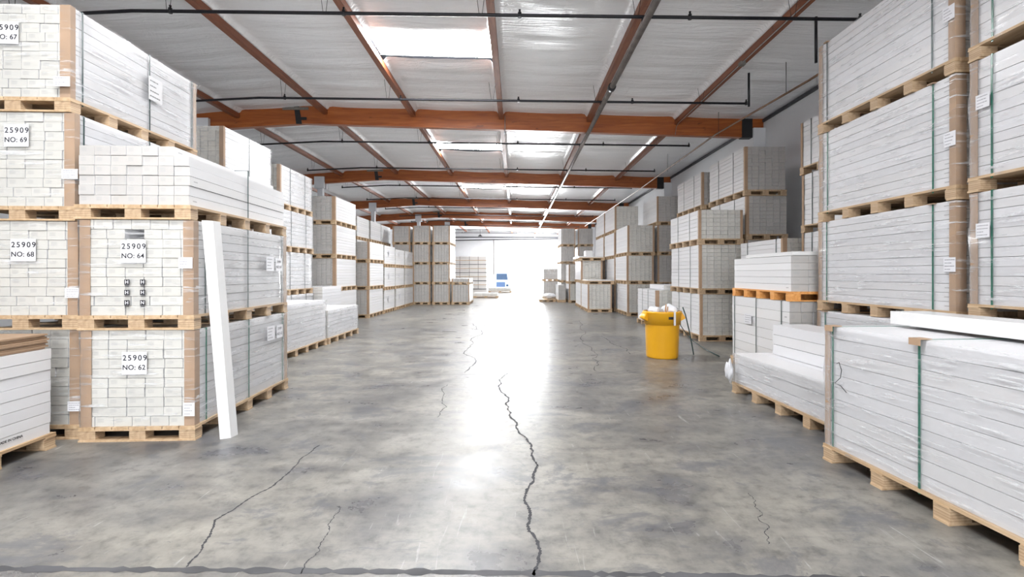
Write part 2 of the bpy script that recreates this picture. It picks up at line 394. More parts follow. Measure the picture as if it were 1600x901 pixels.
# ------------------------------------------------------------ fire sprinkler pipes and conduits
mp = empty('sprinkler_main_pipe', (1.99, 0, 5.36))
MB().tube([(0, -11, 0), (0, 51.5, 0)], .055, 14).build('pipe', M['grey_pipe'], mp)
for y in (10.1, 25.0):
    MB().tube([(0, y-.07, 0), (0, y+.07, 0)], .08, 14).build('coupling', M['black_steel'], mp)
tag(mp, 'large grey steel sprinkler main pipe running the length of the roof', 'pipe')
BY = [7.6+3.76*k for k in range(12)]
ordn = ['nearest', 'second', 'third', 'fourth', 'fifth', 'sixth', 'seventh', 'eighth', 'ninth', 'tenth', 'eleventh', 'farthest']
def bz(x): return 5.53-.012*x if x > -6 else 5.53+.072+.05*(x+6)
for k, by in enumerate(BY):
    r = empty('sprinkler_branch_pipe', (0, by, 0))
    xs_ = [-8.1, -6, -3, 0, 3, 5.4]
    MB().tube([(x, 0, bz(x)) for x in xs_], .027, 8).build('pipe', M['black_pipe'], r)
    MB().tube([(1.99, 0, bz(2)), (1.99, 0, 5.40)], .028, 8).build('riser', M['black_pipe'], r)
    for hx in (-8.08, -5.4, -2.69, .06, 2.72, 5.38):
        MB().tube([(hx, 0, bz(hx)-.03), (hx, 0, bz(hx)+.05), (hx, 0, bz(hx)+.051), (hx, 0, bz(hx)+.09)], [.033, .028, .012, .02], 8).build('sprinkler_head', M['black_pipe'], r)
    if by < 30:
        for px in PX[1:]:
            if -8.1 < px-.12 < 5.3:
                z = roof_z(px)-.10
                h = MB(); h.tube([(px-.07, 0, z), (px-.12, 0, bz(px)-.02)], .004, 5); h.tube([(px-.22, 0, z+.05), (px-.16, 0, bz(px)-.02)], .004, 5)
                h.build('hanger', M['black_pipe'], r)
    tag(r, 'thin black sprinkler branch pipe crossing the ceiling, %s from the front' % ordn[k] if 0 < k < 11 else ('thin black sprinkler branch pipe crossing the ceiling, nearest the camera' if k == 0 else 'thin black sprinkler branch pipe crossing the ceiling, nearest the back wall'), 'pipe', 'sprinkler branch pipes')
r = MB().tube([(5.6, -2, 4.98), (5.5, 5, 5.06), (5.5, 9.1, 5.12), (5.42, 13.2, 5.27), (5.47, 22, 5.22), (5.4, 38, 5.2)], .022, 8).build('side_pipe', M['tinted_pipe'])
tag(r, 'brown thin pipe running along the right side under the roof', 'pipe')
for (x, y, za, zb, nm) in ((5.06, 8.2, 5.05, 5.9, 'at right, nearest'), (5.03, 10.5, 5.1, 5.88, 'at right, farther')):
    o = MB().tube([(x, y, za), (x, y, zb)], .024, 8).build('hanging_pipe_stub', M['black_pipe'])
    tag(o, 'short black pipe hanging straight down from the ceiling, '+nm, 'pipe', 'hanging pipe stubs')
for i, (x, y) in enumerate(((5.5, 9.9), (5.42, 13.0), (5.46, 17.5))):
    o = MB().tube([(x, y, 5.15), (x, y, 5.83)], .006, 6).build('pipe_hanger_rod', M['black_pipe'])
    tag(o, 'thin black rod holding up the brown side pipe, %s' % ['nearest one', 'just before the first girder', 'past the first girder'][i], 'hanger rod', 'hanger rods of the side pipe')
cb_ = empty('metal_conduit', (4.47, 0, roof_z(4.47)))
MB().tube([(-.04, 1, -.255), (-.05, 9.5, -.255), (-.02, 13.3, -.258), (-.02, 13.49, -.30), (-.05, 13.49, -.52)], .010, 6).build('cable', M['conduit'], cb_)
box(-.10, .0, 9.45, 9.56, -.31, -.243).build('junction_box', M['grey_steel'], cb_)
tag(cb_, 'thin metal conduit with junction box under the rightmost purlin', 'conduit')
o = MB().tube([(-.30, 13.49, 5.88), (-.30, 13.47, 5.42), (-.32, 13.74, 5.43), (-.33, 13.8, 5.85)], .012, 6).build('hanging_cable', M['conduit'])
tag(o, 'pale cable dropping over the nearest girder near the middle', 'cable')
pl = empty('pendant_lamp', (-3.3, 45.0, 4.95))
MB().tube([(0, 0, .12), (0, 0, 1.13)], .012, 6).build('cord', M['black_steel'], pl)
MB().lathe([(.05, .14), (.08, .10), (.22, 0), (.215, -.01), (.07, .08)], 20).build('lamp_shade', M['black_steel'], pl)
tag(pl, 'small dark pendant lamp hanging far back near the rear wall', 'lamp')
r = MB().tube([(-8, 51.7, 4.98), (-1, 51.7, 5.12), (6.5, 51.7, 5.22)], .05, 8).build('wall_pipe', M['black_pipe']); tag(r, 'dark pipe running across the top of the far back wall', 'pipe')
r = MB().tube([(-2.35, 51.8, 1.4), (-2.35, 51.8, 5.1)], .03, 8).build('wall_drop_pipe', M['grey_pipe']); tag(r, 'thin vertical pipe on the back wall left of the truck doorway', 'pipe')

# ------------------------------------------------------------ floor cracks and joint (dirt filled grooves)
def crack(pts, w0, name='crack', mat='crack', rough=.10, levels=5, seed=1, z=.0012):
    rnd = random.Random(seed); P = [Vector((p[0], p[1], 0)) for p in pts]
    for lv in range(levels):
        Q = [P[0]]
        for a, b_ in zip(P[:-1], P[1:]):
            d = b_-a; n = Vector((-d.y, d.x, 0)); Q += [(a+b_)/2+n*rnd.uniform(-rough, rough), b_]
        P = Q
    mb = MB()
    for i, p in enumerate(P):
        d = (P[min(i+1, len(P)-1)]-P[max(i-1, 0)]).normalized(); n = Vector((-d.y, d.x, 0)); ww = w0*rnd.uniform(.4, 1.6)
        if i in (0, len(P)-1): ww *= .2
        for s_ in (-1, 1): q = p+n*ww*s_; mb.v.append((q.x, q.y, z))
    for i in range(len(P)-1): mb._f((2*i, 2*i+1, 2*i+3, 2*i+2), False)
    o = mb.build(name, M[mat], fl); return fix(o)
def fp(x, y): Y = 1140/(y-427); return ((x-806)*Y/760, Y)      # floor spots along the two long cracks, in metres
crack([fp(*p) for p in ((793, 583), (783, 612), (797, 650), (825, 690), (838, 722), (823, 765), (828, 800), (836, 840), (835, 899))], .0085, seed=3)
crack([fp(*p) for p in ((500, 695), (468, 718), (440, 748), (380, 785), (336, 812), (325, 840), (291, 886))], .0055, seed=5, rough=.06)
crack([fp(*p) for p in ((738, 505), (730, 545), (727, 583))], .008, seed=6)
crack([fp(*p) for p in ((700, 600), (692, 622), (683, 652))], .004, seed=8)
crack([fp(*p) for p in ((530, 790), (515, 830), (490, 870), (470, 896))], .0025, seed=9, rough=.15)
crack([fp(*p) for p in ((900, 500), (925, 545), (932, 580))], .005, seed=10)
crack([fp(*p) for p in ((940, 525), (985, 553))], .006, seed=11)
crack([fp(*p) for p in ((1170, 770), (1190, 800), (1200, 850))], .002, seed=12, rough=.2)
crack([(-3.9, 2.53), (-2.6, 2.47), (0.3, 2.43), (2.4, 2.36)], .020, 'control_joint', 'joint', .004, 6, 20)
crack([(-3.2, 7.05), (0, 7.3), (2.5, 7.3)], .003, 'control_joint', 'joint', .01, 5, 21)

# ------------------------------------------------------------ pallet loads
PH = .13
def pallet(parent, W, Lg, detail, mat='pallet_wood', bmat='block_wood', n=5, ph=PH):
    bt, dt = .016, .022; bh = ph-bt-dt-.012
    p = MB(); nb = 7 if detail else 3
    for k in range(nb):                                   # deck boards along the length
        a = -W/2+(W/nb)*k; p.quad_box(a+.004, a+W/nb-.004, -Lg/2, Lg/2, ph-dt, ph)
    for k in range(n):
        y = -Lg/2+.05+(Lg-.10)*k/(n-1)
        p.quad_box(-W/2, W/2, y-.05, y+.05, bt+bh, bt+bh+.012); p.quad_box(-W/2, W/2, y-.05, y+.05, 0, bt)
    po = p.build('pallet', M[mat], parent) if detail else None
    if detail:
        for k in range(n):
            y = -Lg/2+.06+(Lg-.12)*k/(n-1)
            for x in (-W/2+.075, 0, W/2-.075):
                box(-.07, .07, -.055, .055, 0, bh).build('block', M[bmat], po, (x, y, bt))
    else:
        q = p
        for k in range(n):
            y = -Lg/2+.06+(Lg-.12)*k/(n-1)
            for x in (-W/2+.075, 0, W/2-.075): q.quad_box(x-.07, x+.07, y-.05, y+.05, bt, bt+bh)
        po = p.build('pallet', M[mat], parent)
    return po
def cartons(parent, W, Lg, z0, z1, cols, rows, mat, jit=.003, stagger=False, missing=()):
    rnd = random.Random(int((W*977+Lg*313+z1*771+cols*7+rows)*1000) % 99991)
    mb = MB(); h = (z1-z0)/rows
    for r in range(rows):
        off = ((.35+rnd.uniform(-.04, .04)+(.3 if rnd.random() < .12 else 0)) if stagger else 0)
        cw = W/cols; edges_ = [-W/2]+[e for e in (-W/2+(k+off)*cw for k in range(cols+1)) if -W/2+.03 < e < W/2-.03]+[W/2]
        for i, (a, b_) in enumerate(zip(edges_[:-1], edges_[1:])):
            if (r, i) in missing: continue
            j = rnd.uniform(-jit, jit)*2; last = i == len(edges_)-2; first = i == 0
            gx = .0022+abs(rnd.gauss(0, .0012)); gz = .0016+abs(rnd.gauss(0, .0008)); sx = rnd.uniform(-jit, jit) if (first or last) else 0
            mb.quad_box(a+gx+(sx if first else 0), b_-gx+(sx if last else 0), -Lg/2+j, Lg/2+j, z0+r*h+gz*(r > 0), z0+(r+1)*h-gz*.5)
    o = mb.build('carton_stack', M[mat], parent)
    # inner core keeps light from leaking between the cartons
    return o
def strap_loop(parent, W, z0, z1, y, mat, w_=.016, t=.003):
    mb = MB(); e = .006
    x0, x1 = -W/2-e, W/2+e
    mb.quad_box(x0-t, x0, y-w_/2, y+w_/2, z0, z1+e); mb.quad_box(x1, x1+t, y-w_/2, y+w_/2, z0, z1+e); mb.quad_box(x0-t, x1+t, y-w_/2, y+w_/2, z1+e, z1+e+t)
    o = mb.build('strap', M[mat], parent)
    return o
def corner_boards(parent, W, Lg, z0, z1, fw, sw, which=(0, 1, 2, 3), t=.006):
    e = .006
    for k in which:
        sx = (-1, 1, -1, 1)[k]; sy = (-1, -1, 1, 1)[k]; mb = MB()
        X = sx*(W/2+e); Y = sy*(Lg/2+e)
        mb.quad_box(min(X, X-sx*fw), max(X, X-sx*fw), min(Y, Y+sy*t), max(Y, Y+sy*t), z0, z1)
        mb.quad_box(min(X, X+sx*t), max(X, X+sx*t), min(Y+sy*t, Y-sy*sw), max(Y+sy*t, Y-sy*sw), z0, z1)
        mb.build('corner_board', M['kraft'], parent)
def sheet(parent, name, w_, h_, loc, rot, mat='paper'):
    o = box(-w_/2, w_/2, -h_/2, h_/2, 0, .0012).build(name, M[mat], parent, loc, rot); return o
FR = (R90, 0, 0)           # facing the camera
def number_sheet(parent, Lg, n, x, z):
    s = sheet(parent, 'number_sheet', .215, .20, (x, -Lg/2-.001, z), (R90, 0, random.uniform(-.02, .02)))
    text('lettering', '25909', .068, M['ink'], s, (.004, .045, .0018), (0, 0, 0), spacing=1.3, bold=.0011)
    text('lettering', 'NO: '+n, .062, M['ink'], s, (-.004, -.04, .0018), (0, 0, 0), spacing=1.05, bold=.0011)
def print_lines(parent, w_, h_, n=4, mat='ink_grey', seed=0):
    rnd = random.Random(seed); mb = MB()
    for k in range(n):
        y = h_/2-(k+.8)*h_/(n+.6); x = -w_/2+.1*w_; xe = w_/2-(.12+.4*rnd.random())*w_
        while x < xe:
            l = rnd.uniform(.05, .16)*w_; mb.quad_box(x, min(x+l, w_/2-.08*w_), y-.10*h_/n, y+.10*h_/n, .0013, .0018); x += l+.03*w_
    mb.build('print', M[mat], parent)
def load(label, side, xa, y0, W, Lg, z0, z1, rot=0, cols=7, rows=10, mat='carton', corners=None, straps=(), smat='strap_dark', film=False,
         detail=1, n=5, stagger=False, pmat='pallet_wood', bmat='block_wood', fw=.09, sw=.05, group=None, missing=(), no_pallet=False, inset=.0, ph=PH):
    lx = W/2 if side == 'L' else -W/2; ca, sa = math.cos(math.radians(rot)), math.sin(math.radians(rot))
    r = empty('pallet_load', (xa-(lx*ca+Lg/2*sa), y0-(lx*sa-Lg/2*ca), z0), math.radians(rot)); H = z1-z0
    if not no_pallet: pallet(r, W, Lg, detail, pmat, bmat, n, ph)
    else: ph = 0
    Wc, Lc = W-.05-inset, Lg-.05
    cartons(r, Wc, Lc, ph, H-.004, cols, rows, mat, stagger=stagger, missing=missing)
    if corners is not None: corner_boards(r, Wc, Lc, ph+.001, H-.006, fw, sw, corners)
    for s_ in straps: strap_loop(r, Wc, ph-.035, H-.012, -Lg/2+s_*Lg, smat)
    if film:
        e = .016; f = MB(); x0, x1, ya, yb = -Wc/2-e, Wc/2+e, -Lc/2-e, Lc/2+e; za, zb = ph-.02, H-.008
        nseg = 26
        ring = []
        for (a, b_) in (((x0, ya), (x1, ya)), ((x1, ya), (x1, yb)), ((x1, yb), (x0, yb)), ((x0, yb), (x0, ya))):
            for k in range(8): ring.append((a[0]+(b_[0]-a[0])*k/8, a[1]+(b_[1]-a[1])*k/8))
        nr = len(ring); nz = 8
        for j in range(nz+1):
            for i, (x, y) in enumerate(ring):
                ww = .004*math.sin(i*2.3+j*1.9)+.003*math.sin(i*5.1+j); cxn = x/abs(x1); cyn = y/abs(yb)
                f.v.append((x+ww*(1 if x > x1*.98 else -1 if x < x0*.98 else 0), y+ww*(1 if y > yb*.98 else -1 if y < ya*.98 else 0), za+(zb-za)*j/nz))
        for j in range(nz):
            for i in range(nr): f._f((j*nr+i, j*nr+(i+1) % nr, (j+1)*nr+(i+1) % nr, (j+1)*nr+i), True)
        f.build('plastic_wrap', M['film'], r)
    r['W'] = W
    tag(r, label, 'pallet load', group or ('pallet loads along the left side' if side == 'L' else 'pallet loads along the right side'))
    return r
def side_tag(parent, side, W, Lg, y, z, w_=.13, h_=.10, seed=0, name='tag', front=False, mat='paper'):
    sx = 1 if side == 'L' else -1
    if front: s = sheet(parent, name, w_, h_, (front, -Lg/2-.001, z), (R90, 0, 0), mat)
    else: s = sheet(parent, name, w_, h_, (sx*(W/2+.001), y, z), (R90, 0, R90 if side == 'L' else -R90), mat)
    print_lines(s, w_, h_, 4, seed=seed); return s

ORD = {0: 'bottom', 1: 'second from floor', 2: 'third from floor', 3: 'fourth from floor'}
def stack(desc, side, xa, y0, W, Lg, levels, look='white load', **k):
    out = []
    nl = len(levels)-1
    for i in range(nl):
        pos = 'only level' if nl == 1 else 'bottom' if i == 0 else 'top' if i == nl-1 else ('middle' if nl == 3 else ORD[i])
        kk = dict(k)
        dx = random.uniform(-.018, .018); dr = kk.pop('rot', 0)+random.uniform(-.4, .4)
        kk['cols'] = kk.get('cols', 7); kk['rows'] = kk.get('rows', max(2, round((levels[i+1]-levels[i]-PH)/.087)))
        out.append(load('%s, %s of %s' % (look, pos, desc), side, xa+dx, y0, W, Lg, levels[i], levels[i+1], dr, **kk))
    return out

ALL4 = (0, 1, 2, 3)
# ---- left foreground: stack with sheets 62 and 64, flat strapped load on top
a62 = load('film wrapped white carton load with sheet NO: 62, on the floor', 'L', -2.88, 4.37, 1.01, 2.02, 0, .995, 3, 6, 10, corners=ALL4, straps=(.10, .50, .93), smat='strap', film=True, stagger=True, fw=.085, sw=.07)
a64 = load('film wrapped white carton load with sheet NO: 64 and six H marks', 'L', -2.89, 4.37, 1.01, 2.02, .995, 1.985, 3, 6, 10, missing=((8, 3),), corners=ALL4, straps=(.10, .50, .93), film=True, stagger=True, fw=.085, sw=.07)
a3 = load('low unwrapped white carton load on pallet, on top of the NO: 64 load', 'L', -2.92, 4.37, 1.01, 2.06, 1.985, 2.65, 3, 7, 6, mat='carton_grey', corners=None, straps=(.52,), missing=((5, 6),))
for o_, n_, z_ in ((a62, '62', .70), (a64, '64', .70)): number_sheet(o_, 2.02, n_, -.02, z_)
side_tag(a64, 'L', .96, 2.02, 0, .60, .12, .10, 3, front=.43)
side_tag(a62, 'L', .96, 2.02, 0, .28, .10, .12, 4, front=.45)
for o_, zz, nn in ((a64, .62, '64'), (a62, .78, '62')):
    side_tag(o_, 'L', 1.01, 2.02, .50, zz, .20, .17, 5, 'info_sheet'); s2 = sheet(o_, 'number_sheet', .17, .16, (.506, .74, zz-.005), (R90, 0, R90))
    text('lettering', '25909', .045, M['ink_grey'], s2, (0, .035, .0018), (0, 0, 0), bold=.0005); text('lettering', 'NO: '+nn, .048, M['ink_grey'], s2, (0, -.03, .0018), (0, 0, 0), bold=.0008)
hm = MB()
for i in range(3):
    for j in range(2):
        x, z = -.085+.135*j, .425-.092*i
        hx = empty_ = None
        p = box(-.022, .022, -.022, .026, 0, .001).build('printed_mark', M['ink'], a64, (x+.01, -1.0115, z), FR)
        text('lettering', 'N' if (i == 2 and j == 1) else 'H', .042, M['paper'], p, (0, .002, .0018), (0, 0, 0), bold=.0008)
        box(-.018, .018, -.034, -.028, 0, .001).build('mark_line', M['ink'], p)
# ---- left foreground: stack at the frame edge with sheets 67, 69, 68
b1 = load('film wrapped carton load with brown corners, bottom, left of NO: 62', 'L', -3.935, 4.40, 1.01, 1.95, 0, .995, 2.5, 6, 10, corners=ALL4, straps=(.1, .5, .9), smat='strap_dark', film=True, stagger=True)
b2 = load('film wrapped white carton load with sheet NO: 68, second from floor', 'L', -3.94, 4.38, 1.01, 1.95, .995, 1.975, 2.5, 6, 10, corners=ALL4, straps=(.1, .5, .9), film=True, stagger=True, fw=.085)
b3 = load('film wrapped white carton load with sheet NO: 69, third from floor', 'L', -3.97, 4.38, 1.01, 1.95, 1.975, 2.955, 2.5, 6, 10, corners=ALL4, straps=(.06, .5, .9), film=True, stagger=True, fw=.085)
b4 = load('film wrapped white carton load with sheet NO: 67, topmost at upper left', 'L', -4.01, 4.38, 1.01, 1.88, 2.955, 3.93, 2.5, 6, 10, corners=ALL4, straps=(.08, .55, .95), film=True, stagger=True, fw=.085)
number_sheet(b2, 1.95, '68', .03, .715); number_sheet(b3, 1.95, '69', .0, .76); number_sheet(b4, 1.88, '67', -.05, .70)
for q, (o_, z_) in enumerate(((b1, .30), (b2, .33), (b3, .42), (b4, .26))): side_tag(o_, 'L', 1, 1.95, 0, z_, .14, .09, 10+q, front=.46)
s = sheet(b4, 'info_sheet', .22, .26, (.512, .15, .60), (R90, 0, R90), 'paper_grey'); print_lines(s, .22, .26, 4, 'ink', 9)
# ---- left foreground: flat carton load in front
c1 = load('plain long white carton load with brown sheets on top, left edge foreground', 'L', -3.84, 2.2, 1.0, 2.02, 0, .86, 4, 3, 8, mat='carton_plain', film=False)
c1s = MB(); rnd = random.Random(4)
for k in range(9): c1s.quad_box(-.47+rnd.uniform(-.01, .01), .46+rnd.uniform(-.012, .012), -.98+rnd.uniform(-.02, .02), .97+rnd.uniform(-.02, .02), .858+k*.0145, .858+k*.0145+.0125)
c1s.build('cardboard_sheet_layer', M['kraft'], c1)
text('lettering', 'MADE IN CHINA', .028, M['ink'], c1, (.479, .62, .19), (R90, 0, R90), bold=.0006)
# ---- leaning board
lb = empty('leaning_board', (-2.63, 4.47, 0)); top_ = Vector((-.215, -.06, 1.99)); 
ang = math.atan2(.215, 1.99)
prof = [(-.085, 0), (-.01, -.04), (.075, .0), (.075, .012), (-.01, -.026), (-.078, .012)]
prof = [(x*math.cos(1.0)-y*math.sin(1.0)*-1*-1, x*math.sin(1.0)+y*math.cos(1.0)) for x, y in prof]
mb = MB(); b0 = 0
def lbp(p, t): return (p[0]-.165*t, p[1]-.0*t, 1.98*t)
mb.prism(prof, lbp); fix(mb.build('board', M['white_gloss'], lb))
tag(lb, 'long white folded board leaning upright against the NO: 62 and NO: 64 loads', 'board')
# ---- left side, further back
stack('tall left stack behind NO: 64', 'L', -5.15, 8.6, 1.0, 1.72, [0, 1.03, 2.06, 3.1, 4.12], straps=(.5,), corners=(1, 0), fw=.07, sw=.05, film=True)
stack('left stack beyond the tall left stack', 'L', -5.2, 10.75, 1.0, 1.75, [0, 1.0, 2.0, 2.95, 3.93], straps=(.3, .75), corners=(1, 0), fw=.07, sw=.06, film=True)
stack('low left pile past the leaning board', 'L', -3.95, 8.3, 1.0, 1.95, [0, .95], 'white wrapped load', cols=3, mat='carton_plain', film=True, corners=(1,), fw=.05)
stack('low left pile on the aisle, second one', 'L', -3.95, 10.3, 1.0, 1.93, [0, .72], 'short white wrapped load', cols=3, mat='carton_plain', film=True)
stack('left pile half hidden behind the low aisle piles', 'L', -4.98, 12.6, 1.0, 1.4, [0, 1.15], 'white load', cols=4, mat='carton_plain', detail=0)
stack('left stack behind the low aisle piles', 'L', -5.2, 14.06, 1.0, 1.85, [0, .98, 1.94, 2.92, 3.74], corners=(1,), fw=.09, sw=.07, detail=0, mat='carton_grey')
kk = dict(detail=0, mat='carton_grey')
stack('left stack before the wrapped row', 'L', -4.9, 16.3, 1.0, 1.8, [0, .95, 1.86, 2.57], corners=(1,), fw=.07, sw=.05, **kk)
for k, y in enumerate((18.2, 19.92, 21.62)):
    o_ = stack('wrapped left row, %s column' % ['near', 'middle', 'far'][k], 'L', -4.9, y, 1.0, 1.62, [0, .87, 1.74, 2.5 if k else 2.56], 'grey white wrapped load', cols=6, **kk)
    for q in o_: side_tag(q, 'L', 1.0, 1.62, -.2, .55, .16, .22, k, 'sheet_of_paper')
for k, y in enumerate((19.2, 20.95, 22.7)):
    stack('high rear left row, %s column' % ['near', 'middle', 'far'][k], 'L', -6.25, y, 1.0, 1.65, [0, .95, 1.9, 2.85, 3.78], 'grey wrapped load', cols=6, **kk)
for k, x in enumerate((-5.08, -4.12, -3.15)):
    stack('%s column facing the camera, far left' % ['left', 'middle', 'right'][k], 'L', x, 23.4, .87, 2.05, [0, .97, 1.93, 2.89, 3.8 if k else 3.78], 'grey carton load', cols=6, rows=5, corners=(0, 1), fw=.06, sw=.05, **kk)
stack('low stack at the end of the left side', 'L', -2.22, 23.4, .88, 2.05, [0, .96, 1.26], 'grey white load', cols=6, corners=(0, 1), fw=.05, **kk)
stack('flat load on open floor, far back', 'L', -1.1, 29.6, 1.5, 1.2, [0, .30], 'very low white load', cols=3, detail=0)
stack('flat load on the floor below the truck doorway', 'L', -.35, 38, 1.8, 1.2, [0, .36], 'very low white load', cols=3, detail=0)
# bundles by the back wall
for k in range(8):
    r = empty('board_bundle', (-4.45, 47, .0+k*.39)); 
    box(-1.65, 1.65, -.5, .5, .05, .385).build('boards', M['carton_plain'], r)
    mb = MB()
    for x in (-1.5, -.5, .5, 1.5): mb.quad_box(x-.06, x+.06, -.5, .5, 0, .05)
    mb.quad_box(-1.65, 1.65, -.53, -.505, -.0, .05)
    mb.build('spacer', M['pallet_wood'] if k % 2 else M['dark_trim'], r)
    for x in (-.9, 0, .85): box(x-.02, x+.02, -.51, -.501, .05, .385).build('strap', M['grey_steel'], r)
    tag(r, 'flat strapped bundle of long white boards by back wall, %s' % ['lowest', 'second up', 'third up', 'fourth up', 'fifth up', 'sixth up', 'seventh up', 'topmost'][k], 'bundle', 'board bundles by the back wall')

# ---- right foreground
r1 = load('long film wrapped white load on floor at right edge, green straps', 'R', 2.645, 1.93, 1.05, 2.02, 0, 1.083, 4.5, 3, 10, mat='carton_plain', corners=(2, 3), straps=(.22, .58, .955), smat='strap', film=True, sw=.045)
mb = MB().tube([(-.524-.012, .84, .80), (-.536, .815, .815), (-.536, .79, .76), (-.536, .80, .70), (-.536, .86, .645), (-.536, .80, .64), (-.536, .74, .60)], .003, 6)
mb.build('pen_scribble', M['ink'], r1)
for y in (-.58, .16, .92): 
    box(-.545, -.46, y-.04, y+.04, 1.083, 1.089).build('edge_protector', M['kraft'], r1)
    box(-.545, -.539, y-.04, y+.04, 1.045, 1.083).build('edge_protector', M['kraft'], r1)
wb = box(-.14, .14, -.95, .94, 0, .10).build('white_board', M['white_gloss'], None, (3.16, 2.93, 1.102), (0, 0, math.radians(3)), .004)
tag(wb, 'thick white board lying on top of the large wrapped load at right', 'board')
r2 = load('low film wrapped long white carton load, on floor before the large one', 'R', 2.845, 4.2, .98, 1.98, 0, .50, 3, 3, 3, mat='carton_plain', film=True)
b_ = load('three long white cartons lying on the low load at right', 'R', 3.27, 4.25, .50, 1.84, .50, .87, 3, 2, 3, mat='carton_plain', no_pallet=True); b_['category'] = 'carton bundle'; b_.name = 'carton_bundle'
bl = None
# tall wrapped stacks on the right
LV = [0, 1.03, 2.16, 3.29, 4.42]
nm4 = ['bottom', 'second from floor', 'third from floor', 'top']
for i in range(4):
    o_ = load('film wrapped white load, %s, tall stack beside orange pallet' % nm4[i], 'R', 3.9+random.uniform(-.012, .012), 4.32, 1.0, 1.98, LV[i], LV[i+1], random.uniform(-.3, .3), 3, 12, mat='carton_plain', corners=ALL4, straps=(.13, .915), smat='strap' if i < 3 else 'strap_dark', film=True, sw=.06)
    side_tag(o_, 'R', 1.0, 1.98, -.93, .55, .12, .13, 20+i)
    for y in (-.73, .82): box(-.51, -.44, y-.035, y+.035, LV[i+1]-LV[i]-.012, LV[i+1]-LV[i]-.004).build('edge_protector', M['kraft'], o_)
LV = [0, 1.11, 2.19, 3.31, 4.42]
for i in range(4):
    o_ = load('film wrapped white load, %s, nearest tall stack at right edge' % nm4[i], 'R', 3.9+random.uniform(-.01, .01), 2.2, 1.0, 2.0, LV[i], LV[i+1], random.uniform(-.3, .3), 3, 12, mat='carton_plain', corners=ALL4, straps=(.10, .5, .90), smat='strap', film=True, sw=.06)
    side_tag(o_, 'R', 1.0, 2.0, .86, .75, .12, .12, 30+i)
# stack with orange pallet
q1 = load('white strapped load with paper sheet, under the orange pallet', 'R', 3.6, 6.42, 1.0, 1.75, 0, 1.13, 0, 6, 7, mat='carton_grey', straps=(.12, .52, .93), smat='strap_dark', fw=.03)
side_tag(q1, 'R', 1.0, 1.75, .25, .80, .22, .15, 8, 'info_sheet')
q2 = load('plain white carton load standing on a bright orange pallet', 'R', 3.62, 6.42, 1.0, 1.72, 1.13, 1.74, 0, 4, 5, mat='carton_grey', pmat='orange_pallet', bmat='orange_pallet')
o = box(-.45, .45, -.75, .55, 0, .05).build('white_board', M['white_gloss'], None, (4.12, 7.2, 1.742)); tag(o, 'flat white board lying on the load with the orange pallet', 'board')
stack('stack behind the orange pallet', 'R', 4.72, 8.6, 1.0, 1.7, [0, 1.07, 2.13], 'white strapped load', straps=(.15, .8), corners=(0,), fw=.07, sw=.06)
stack('stack against tall wrapped stack, right', 'R', 4.95, 6.45, 1.0, 2.0, [0, 1.1, 2.2, 3.2, 4.1], 'white load', straps=(.4, .85), corners=(2,), fw=.05)
# mid right
stack('stack right of the yellow bin', 'R', 4.05, 10.75, 1.0, 2.05, [0, 1.04, 2.14, 2.91], cols=6, straps=(.3, .7), corners=(0, 1), fw=.05, sw=.05, mat='carton')
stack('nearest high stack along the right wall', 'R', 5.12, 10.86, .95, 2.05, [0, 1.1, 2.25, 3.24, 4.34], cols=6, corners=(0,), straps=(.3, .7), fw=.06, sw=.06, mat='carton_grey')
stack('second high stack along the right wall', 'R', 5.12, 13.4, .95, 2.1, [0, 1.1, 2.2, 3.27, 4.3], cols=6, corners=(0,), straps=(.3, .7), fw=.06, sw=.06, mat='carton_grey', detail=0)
stack('low pile behind the yellow bin', 'R', 3.72, 13.0, 1.0, 2.0, [0, 1.05], cols=6, corners=(0,), straps=(.4, .7), detail=0)
o = box(-.3, .3, -.7, .7, 0, .13).build('white_board_bundle', M['carton_plain'], None, (4.35, 14.0, 1.052)); tag(o, 'white bundle lying on the low pile behind the yellow bin', 'bundle')
kr = dict(detail=0, cols=6)
stack('aisle stack left of the yellow bin', 'R', 3.9, 17.1, .98, 2.0, [0, 1.12, 2.13, 3.2], corners=(0, 1), fw=.06, sw=.05, **kr)
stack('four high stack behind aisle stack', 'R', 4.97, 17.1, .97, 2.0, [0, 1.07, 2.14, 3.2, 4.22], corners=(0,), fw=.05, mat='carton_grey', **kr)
stack('near column of tall right row', 'R', 3.9, 19.3, .97, 2.15, [0, 1.04, 2.1, 3.13, 4.17], corners=(0,), fw=.06, sw=.05, **kr)
stack('far column of tall right row', 'R', 3.9, 21.6, .97, 2.15, [0, 1.04, 2.1, 3.13, 4.17], corners=(0,), fw=.06, sw=.05, **kr)
stack('lone low stack on the right aisle edge', 'R', 2.77, 18.8, .96, 1.95, [0, 1.08], 'white carton load', corners=(0, 1), fw=.05, sw=.05, **kr)
stack('right aisle edge stack with boards on top', 'R', 2.77, 20.85, .96, 2.05, [0, 1.1, 2.05], 'white carton load', corners=(0, 1), fw=.07, sw=.05, **kr)
def loose(label, x, y, z, W, Lg, parts):
    r = empty('loose_pallet', (x, y, z)); pallet(r, W, Lg, 0); tag(r, label, 'pallet'); 
    for (a, b_, c, d, e, f, lab) in parts:
        o = box(-(b_-a)/2, (b_-a)/2, -(d-c)/2, (d-c)/2, 0, f-e).build('loose_board', M['white_gloss'], None, (x+(a+b_)/2, y+(c+d)/2, z+PH+e+.001)); tag(o, lab, 'board')
loose('empty pallet with boards on it, high on right aisle stack', 3.25, 21.85, 2.052, 1.1, 2.1, [(-.55, .5, -1.0, 1.0, 0, .06, 'flat white board on the pallet topping the right aisle stack'), (-.25, .05, -.9, -.4, .062, .30, 'small white box standing on top of the right aisle stack')])
loose('thin pallet lying on the lone low stack at right aisle', 3.27, 19.8, 1.082, 1.1, 1.9, [(-.45, .45, -.9, .8, 0, .04, 'thin white board on the lone low stack at the right aisle')])
